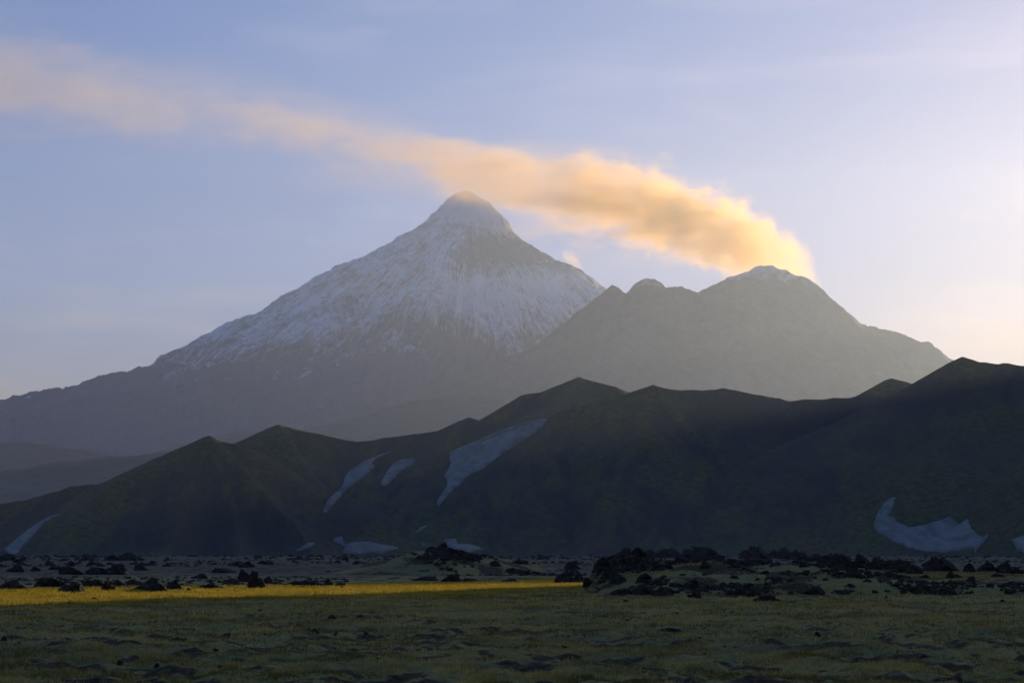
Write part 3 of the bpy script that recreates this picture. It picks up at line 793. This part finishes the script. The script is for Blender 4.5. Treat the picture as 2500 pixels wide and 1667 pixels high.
# fine rubble that nobody could count
def rubble():
    base = [rock_mesh(50 + i, 1, 1.2) for i in range(5)]
    Vs = []; Fs = []; n = 0
    def put(p, w, d, h):
        nonlocal n
        q, f = base[random.randrange(5)]
        a = random.uniform(0, 6.28); c, s = math.cos(a), math.sin(a)
        x = q[:, 0] * c - q[:, 1] * s; y = q[:, 0] * s + q[:, 1] * c
        Vs.append(np.stack([p[0] + x * w, p[1] + y * d, p[2] + q[:, 2] * h - h * .2], -1)); Fs.append(f + n); n += len(q)
    rr = np.random.default_rng(3)
    c = 0
    while c < 2600:
        u = rr.uniform(-60, 2560); v = 1355.5 + 62 * rr.random() ** 1.7
        x, y = gnd(u, v)
        if fbm(x / 60, y / 90, 4, 3) < .47 + .05 * rr.random(): continue
        w = y * rr.uniform(2, 7) / F
        put((x, y, float(G(np.array([x]), np.array([y]))[0])), w * .8, w * .8, w * rr.uniform(.4, .9)); c += 1
    c = 0
    while c < 2600:     # on the long mound, thick under the crest
        u = rr.uniform(1440, 2520); v = 1349 + 100 * rr.random() ** 2.0
        h = cast(u, v, mb[:1]); 
        if h is None: c += .2; continue
        p = h[0]; w = rr.uniform(.06, .24) * (1 + 1.2 * rr.random() * (v < 1378))
        if fbm(p.x / 5, p.y / 5, 4, 1) < .54 - .08 * (v < 1376): c += .04; continue
        w *= (.5 + 1.6 * rr.random() ** 3)
        put(p, w, w, w * rr.uniform(.6, 1.2)); c += 1
    cu = [1450, 1500, 1560, 1700, 1800, 1960, 2040, 2120, 2200, 2300]; cv = [1380, 1364, 1352, 1358, 1350, 1360, 1372, 1384, 1396, 1398]
    for k in range(700):     # rim of broken clinker along the crest
        u = rr.uniform(1448, 2290); v = np.interp(u, cu, cv) + rr.uniform(1, 16); h = cast(u, v, mb[:1])
        if h is None: continue
        w = rr.uniform(4, 13) / F * h[0].y * .5; put(h[0], w * 1.3, w, w * rr.uniform(1.0, 1.9))
    for k in range(230):
        u = rr.normal(1100, 60); v = 1328 + abs(rr.normal(0, 24)); h = cast(u, v, mb[1:2])
        if h is None: continue
        w = rr.uniform(.15, .6); put(h[0], w, w, w)
    for k in range(420):
        u = rr.uniform(0, 850); v = rr.uniform(1408, 1436); h = cast(u, v, gb)
        if h is None: continue
        w = rr.uniform(.08, .35); put(h[0], w, w, w * .8)
    me = mesh_from('lava_rubble', np.concatenate(Vs), None, np.concatenate(Fs), smooth=False)
    obj('lava_rubble', me, M_ROCK, kind='stuff', category='rubble', label='fine black lava rubble strewn over the field and mounds')
rubble()

# ------------------------------------------------------------------ grass
def grass(nb, name, label, region, hscale=1.0):
    rr = np.random.default_rng(11 + nb % 97)
    X, Y = region(rr, nb)
    H0 = np.stack([fn(X, Y) for fn in mound_fns] + [G(X, Y)]).max(0)
    v = veg(X, Y) + (fbm(X / .6, Y / .6, 2, 6) - .5) * .8
    keep = (v > .55 + .35 * rr.random(len(X))) | ((ochre_and_sun(X, Y) > .3) & (v > .3))
    X, Y, H0, v = X[keep], Y[keep], H0[keep], v[keep]; m = len(X)
    oc = ochre_and_sun(X, Y) * (1 - sstep(.15, .6, mound_fns[0](X, Y)))
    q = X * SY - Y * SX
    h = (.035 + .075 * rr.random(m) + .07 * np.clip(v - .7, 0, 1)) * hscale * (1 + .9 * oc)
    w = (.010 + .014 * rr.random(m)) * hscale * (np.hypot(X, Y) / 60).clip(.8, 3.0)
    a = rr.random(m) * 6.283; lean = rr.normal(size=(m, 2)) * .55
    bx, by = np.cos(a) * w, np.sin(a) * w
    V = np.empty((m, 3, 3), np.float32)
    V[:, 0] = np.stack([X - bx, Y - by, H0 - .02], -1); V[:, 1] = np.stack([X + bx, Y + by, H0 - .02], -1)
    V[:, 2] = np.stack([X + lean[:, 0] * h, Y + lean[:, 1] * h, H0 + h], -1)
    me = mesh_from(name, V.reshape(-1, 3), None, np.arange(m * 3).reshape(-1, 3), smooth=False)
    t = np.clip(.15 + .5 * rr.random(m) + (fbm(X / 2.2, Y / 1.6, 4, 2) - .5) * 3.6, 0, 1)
    fattr(me, 'tint', np.repeat(t, 3)); fattr(me, 'ochre_and_sun', np.repeat(np.clip(oc * (.25 + 1.35 * fbm(X / 3, Y / 3, 4, 6)) + rr.normal(size=m) * .12, 0, 1), 3))
    obj(name, me, M_BLADE, kind='stuff', category='grass', label=label)

def reg_near(rr, n):
    a = np.radians(rr.uniform(-17.5, 17.5, n)); r = 1 / (rr.uniform(1 / 150, 1 / 36, n) ** 1)
    return r * np.sin(a), r * np.cos(a)
def reg_strip(rr, n):
    s = rr.uniform(-10, 330, n); q = rr.uniform(-120, -74, n)
    X, Y = s * SX + q * SY, s * SY - q * SX
    k = (np.abs(np.degrees(np.arctan2(X, Y))) < 18)
    return X[k], Y[k]
grass(420000, 'grass', 'short olive grass tufts and moss on the near plain', reg_near)
grass(420000, 'sun_tinted_grass', 'sunlit strip of grass crossing the plain, its golden light partly coloured in', reg_strip, .95)  # blades tinted gold where the strip of sun runs

# ------------------------------------------------------------------ old snow lying in the gullies
def inside(poly, U, Vv):
    c = np.zeros(U.shape, bool); n = len(poly)
    for i in range(n):
        x0, y0 = poly[i]; x1, y1 = poly[(i + 1) % n]
        k = ((y0 > Vv) != (y1 > Vv)) & (U < (x1 - x0) * (Vv - y0) / (y1 - y0 + 1e-12) + x0)
        c ^= k
    return c
def edge_dist(poly, U, Vv):
    d = np.full(U.shape, 1e9); n = len(poly)
    for i in range(n):
        x0, y0 = poly[i]; x1, y1 = poly[(i + 1) % n]; dx, dy = x1 - x0, y1 - y0
        t = np.clip(((U - x0) * dx + (Vv - y0) * dy) / (dx * dx + dy * dy + 1e-9), 0, 1)
        d = np.minimum(d, np.hypot(U - x0 - t * dx, Vv - y0 - t * dy))
    return d
def snow_patch(poly, label, step=2.5):
    P = np.array(poly)
    us = np.arange(P[:, 0].min() - 3, P[:, 0].max() + 4, step); vs = np.arange(P[:, 1].min() - 3, P[:, 1].max() + 4, step)
    U, Vv = np.meshgrid(us, vs)
    U = U + (fbm(U / 9, Vv / 9, 3, 1) - .5) * 3; Vv = Vv + (fbm(U / 9, Vv / 9, 3, 2) - .5) * 3
    ins = inside(poly, U, Vv); ed = edge_dist(poly, U, Vv); sd = np.where(ins, ed, -ed)
    idx = -np.ones(U.shape, int); top = []; bot = []
    for i in range(U.shape[0]):
        for j in range(U.shape[1]):
            if sd[i, j] > -1.6:
                h = cast(U[i, j], Vv[i, j], hill_bvhs)
                if h is None: continue
                p, dist, nrm = h
                if nrm.z < 0: nrm = -nrm
                k = min(max(sd[i, j] / 3.5, -.5), 1.0)
                idx[i, j] = len(top)
                top.append(p + nrm * (2.2 * k + .25)); bot.append(p - nrm * 1.5 - Vector((0, 0, 1)))
    n = len(top)
    if n < 4: return
    F4 = []
    ed_cnt = {}
    for i in range(U.shape[0] - 1):
        for j in range(U.shape[1] - 1):
            q = (idx[i, j], idx[i, j + 1], idx[i + 1, j + 1], idx[i + 1, j])
            if min(q) < 0: continue
            ys = [top[k].y for k in q]
            if max(ys) - min(ys) > 170: continue
            F4.append(q)
            for k in range(4):
                e_ = (q[k], q[(k + 1) % 4]); ed_cnt[e_] = 1
    par = list(range(n))
    def find(a_):
        while par[a_] != a_: par[a_] = par[par[a_]]; a_ = par[a_]
        return a_
    for q in F4:
        for k in q[1:]: par[find(k)] = find(q[0])
    from collections import Counter
    groups = [r_ for r_, c_ in Counter(find(q[0]) for q in F4).most_common(2) if c_ > 40]
    for gi, root in enumerate(groups):
        Fg = [q for q in F4 if find(q[0]) == root]
        cnt_ = {(q[k], q[(k + 1) % 4]): 1 for q in Fg for k in range(4)}
        allf = list(Fg) + [tuple(x + n for x in q[::-1]) for q in Fg]
        for (a_, b_) in cnt_:
            if (b_, a_) not in cnt_: allf.append((b_, a_, a_ + n, b_ + n))
        V = np.array([tuple(p) for p in top + bot])
        V, Fq, _ = compact(V, np.array(allf))
        lb = label if gi == 0 else 'smaller detached piece of the ' + label
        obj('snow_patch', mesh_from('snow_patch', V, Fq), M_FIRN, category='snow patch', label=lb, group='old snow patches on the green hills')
def z5(p): return [(700 + a / 2.767, 880 + b / 2.767) for a, b in p]
def z4(p): return [(a / 2.767, 940 + b / 2.767) for a, b in p]
def z6(p): return [(1650 + a / 2.7035, 820 + b / 2.7035) for a, b in p]
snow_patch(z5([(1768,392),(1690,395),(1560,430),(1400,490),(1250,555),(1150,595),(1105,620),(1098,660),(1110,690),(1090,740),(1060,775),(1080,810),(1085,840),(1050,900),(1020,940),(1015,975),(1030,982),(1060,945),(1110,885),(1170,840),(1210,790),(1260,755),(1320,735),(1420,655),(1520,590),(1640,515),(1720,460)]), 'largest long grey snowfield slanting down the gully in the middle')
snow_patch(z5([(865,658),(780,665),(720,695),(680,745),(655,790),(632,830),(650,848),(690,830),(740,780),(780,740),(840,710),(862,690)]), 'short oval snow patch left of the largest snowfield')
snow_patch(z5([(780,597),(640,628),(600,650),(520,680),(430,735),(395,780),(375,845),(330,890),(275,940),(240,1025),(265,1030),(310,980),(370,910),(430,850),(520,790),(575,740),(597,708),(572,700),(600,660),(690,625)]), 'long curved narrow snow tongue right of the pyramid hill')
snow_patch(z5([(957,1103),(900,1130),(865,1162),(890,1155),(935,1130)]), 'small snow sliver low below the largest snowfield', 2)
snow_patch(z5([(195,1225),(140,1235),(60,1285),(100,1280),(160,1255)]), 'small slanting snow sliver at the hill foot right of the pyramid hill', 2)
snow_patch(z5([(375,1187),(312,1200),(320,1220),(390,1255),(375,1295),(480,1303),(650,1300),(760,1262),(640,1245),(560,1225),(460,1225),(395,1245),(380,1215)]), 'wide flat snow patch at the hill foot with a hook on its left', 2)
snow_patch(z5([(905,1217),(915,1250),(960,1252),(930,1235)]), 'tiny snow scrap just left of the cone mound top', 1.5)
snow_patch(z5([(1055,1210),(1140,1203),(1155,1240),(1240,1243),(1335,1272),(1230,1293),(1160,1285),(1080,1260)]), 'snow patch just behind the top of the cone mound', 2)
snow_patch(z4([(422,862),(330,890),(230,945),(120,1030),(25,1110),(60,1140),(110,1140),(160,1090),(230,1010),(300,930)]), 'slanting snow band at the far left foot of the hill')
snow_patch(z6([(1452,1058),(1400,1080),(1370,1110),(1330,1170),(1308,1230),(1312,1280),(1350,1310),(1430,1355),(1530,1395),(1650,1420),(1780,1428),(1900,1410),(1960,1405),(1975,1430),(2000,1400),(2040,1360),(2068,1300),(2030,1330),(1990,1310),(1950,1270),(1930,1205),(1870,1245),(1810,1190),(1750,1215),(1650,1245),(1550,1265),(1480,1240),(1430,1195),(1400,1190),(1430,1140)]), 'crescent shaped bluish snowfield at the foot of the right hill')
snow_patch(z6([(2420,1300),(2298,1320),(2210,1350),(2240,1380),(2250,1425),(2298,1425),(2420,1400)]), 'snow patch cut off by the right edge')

# ------------------------------------------------------------------ smoke
def plume(name, axis, Yc, mat_args, label, over=2.1, flatY=1.1, rings=28):
    """closed tube around the axis; the volume inside thins out towards its skin"""
    P = [(at(u, v, Yc + dy), h / F * Yc) for u, v, h, dy in axis]
    xs = np.array([p[0][0] for p in P]); x0, x1 = xs.max(), xs.min(); L = x0 - x1
    t = (x0 - xs) / L
    cy = np.array([p[0][1] for p in P]); cz = np.array([p[0][2] for p in P]); rd = np.array([p[1] for p in P])
    tt = np.linspace(0, 1, 60); V = []
    k = 0
    for s in tt:
        c = (x0 - s * L, np.interp(s, t, cy), np.interp(s, t, cz)); r_ = np.interp(s, t, rd) * over
        for j in range(rings):
            a = 2 * math.pi * j / rings
            V.append((c[0], c[1] + math.cos(a) * r_ * flatY, c[2] + math.sin(a) * r_))
    n = len(V); V.append((x0 + rd[0] * .5, cy[0], cz[0])); V.append((x1, cy[-1], cz[-1]))
    Fq = []; Ft = []
    for i in range(len(tt) - 1):
        for j in range(rings):
            b = (j + 1) % rings
            Fq.append((i * rings + j, i * rings + b, (i + 1) * rings + b, (i + 1) * rings + j))
    for j in range(rings):
        b = (j + 1) % rings
        Ft.append((n, b, j)); e_ = (len(tt) - 1) * rings; Ft.append((n + 1, e_ + j, e_ + b))
    me = mesh_from(name, V, Fq, Ft)
    import bmesh
    bm = bmesh.new(); bm.from_mesh(me); bmesh.ops.recalc_face_normals(bm, faces=bm.faces); bm.to_mesh(me); bm.free()
    color, dens, aniso, nscale, dcurve, absorb = mat_args
    m = N(name + '_volume'); p = m.pos()
    sx = m.new('ShaderNodeSeparateXYZ'); m.link(p, sx.inputs[0])
    tx = m.math('DIVIDE', m.math('SUBTRACT', float(x0), sx.outputs[0]), float(L))
    def curve(pts):
        ys = [b for a, b in pts]; lo, hi = min(ys), max(ys); hi = hi if hi > lo else lo + 1
        c = m.new('ShaderNodeFloatCurve'); cm = c.mapping; cv = cm.curves[0]
        pp = sorted((float(a), (b - lo) / (hi - lo)) for a, b in pts)
        cv.points[0].location = pp[0]; cv.points[1].location = pp[-1]
        for q in pp[1:-1]: cv.points.new(*q)
        for q in cv.points: q.handle_type = 'AUTO_CLAMPED'
        cm.update(); m.link(tx, c.inputs['Value'])
        return m.math('MULTIPLY_ADD', c.outputs[0], float(hi - lo), float(lo))
    CZ, CYc, RD, DD = curve(list(zip(t, cz))), curve(list(zip(t, cy))), curve(list(zip(t, rd))), curve(dcurve)
    st = m.vmul(p, (.36, .7, 1.0))
    w = m.noise(st, nscale * .55, 3, .5, color=True)
    ws = m.new('ShaderNodeSeparateColor'); m.link(w, ws.inputs[0])
    def warp(coord, c, k_): return m.math('ADD', coord, m.math('MULTIPLY', m.math('SUBTRACT', c, .5), k_))
    rm = float(rd.mean())
    dz = m.math('DIVIDE', m.math('SUBTRACT', warp(sx.outputs[2], ws.outputs[0], rm * 1.3), CZ), RD)
    dy = m.math('DIVIDE', m.math('SUBTRACT', warp(sx.outputs[1], ws.outputs[1], rm * 1.3), CYc), m.math('MULTIPLY', RD, flatY))
    e1 = m.math('SUBTRACT', 1.0, m.math('SQRT', m.math('ADD', m.math('POWER', m.math('ABSOLUTE', dz), 2.0), m.math('POWER', m.math('ABSOLUTE', dy), 2.0))))
    fb = m.noise(st, nscale * 1.0, 8, .68)
    bil = m.noise(p, nscale * 2.3, 5, .62)      # tight billows while the smoke is young
    fb = m.math('ADD', fb, m.math('MULTIPLY', m.math('SUBTRACT', bil, .5), m.maprange(tx, .02, .42, .62, .12)))
    f = m.math('ADD', e1, m.math('MULTIPLY', m.math('SUBTRACT', fb, .5), 3.6))
    f = m.maprange(f, -.10, .90)
    # faint torn veil round the core
    e2 = m.maprange(m.math('SUBTRACT', 2.0, m.math('SQRT', m.math('ADD', m.math('POWER', m.math('ABSOLUTE', dz), 2.0), m.math('POWER', m.math('ABSOLUTE', dy), 2.0)))), 0.0, 1.2)
    vn = m.maprange(m.noise(m.vmul(p, (.16, .5, 1.0)), nscale * .9, 5, .6), .44, .72)
    f = m.math('ADD', f, m.math('MULTIPLY', m.math('MULTIPLY', e2, vn), m.maprange(tx, .05, .4, 0.0, .42)))
    f = m.math('MULTIPLY', f, m.math('MULTIPLY', DD, dens))
    v = m.new('ShaderNodeVolumePrincipled'); v.inputs['Color'].default_value = (*color, 1)
    age = m.maprange(tx, .12, .75)           # low-sun orange coloured into the smoke near the vent, fading to grey-brown ash
    m.link(m.mix(age, color, tuple(c_ * k_ for c_, k_ in zip((.74, .60, .50), (1, 1, 1)))), v.inputs['Color'])
    m.link(f, v.inputs['Density']); v.inputs['Anisotropy'].default_value = aniso
    v.inputs['Absorption Color'].default_value = (*absorb, 1)
    m.link(v.outputs[0], m.out.inputs['Volume'])
    try: m.m.cycles.volume_step_rate = .11
    except Exception: pass
    return obj(name, me, m.m, category='smoke plume', label=label)

AX = [(1992, 694, 40, 330), (1945, 664, 84, 330), (1890, 634, 106, 310), (1830, 604, 108, 270), (1780, 578, 102, 220), (1700, 550, 98, 120), (1594, 512, 114, 0),
      (1488, 498, 108, 0), (1382, 484, 98, 0), (1275, 460, 88, 0), (1169, 426, 68, 0), (1063, 402, 62, 0), (957, 378, 70, 0), (850, 354, 76, 0), (744, 330, 82, 0),
      (638, 304, 88, 0), (531, 284, 92, 0), (425, 270, 96, 0), (319, 256, 104, 0), (213, 240, 112, 0), (106, 218, 118, 0), (0, 202, 124, 0), (-120, 188, 130, 0), (-320, 162, 140, 0)]
DC = [(0, .25), (.04, .6), (.1, 1.0), (.2, .85), (.32, .7), (.42, .42), (.55, .26), (.75, .19), (1, .14)]
plume('smoke_plume', AX, YB + 200, ((1.0, .60, .09), .0062, .62, 1 / 330, DC, (.1, .1, .1)),
      'long orange smoke plume drifting left from the bare volcano crater')
plume('smoke_plume', [(1422, 656, 7, 0), (1412, 646, 14, 0), (1398, 636, 18, 0), (1384, 628, 16, 0), (1372, 618, 8, 0)], 17900,
      ((.62, .46, .36), .008, .5, 1 / 60, [(0, 1), (.3, 1), (1, .5)], (.1, .1, .1)),
      'tiny brown steam puff behind the right shoulder of the snowy volcano', over=1.6)

# ------------------------------------------------------------------ haze
def haze():
    x, y0, y1, zb, zt = 21000, -21000, 21000, -5.0, 4450
    V = [(-x, y0, zb), (x, y0, zb), (x, y1, zb), (-x, y1, zb), (-x, y0, zt), (x, y0, zt), (x, y1, zt), (-x, y1, zt)]
    Fq = [(0, 3, 2, 1), (4, 5, 6, 7), (0, 1, 5, 4), (1, 2, 6, 5), (2, 3, 7, 6), (3, 0, 4, 7)]
    me = mesh_from('haze', V, Fq, smooth=False)
    m = N('haze_air'); v = m.new('ShaderNodeVolumePrincipled')
    v.inputs['Color'].default_value = (.71, .79, .98, 1); v.inputs['Density'].default_value = 2.15e-5; v.inputs['Anisotropy'].default_value = .57
    m.link(v.outputs[0], m.out.inputs['Volume'])
    obj('haze', me, m.m, kind='stuff', label='pale morning haze filling the air')
haze()
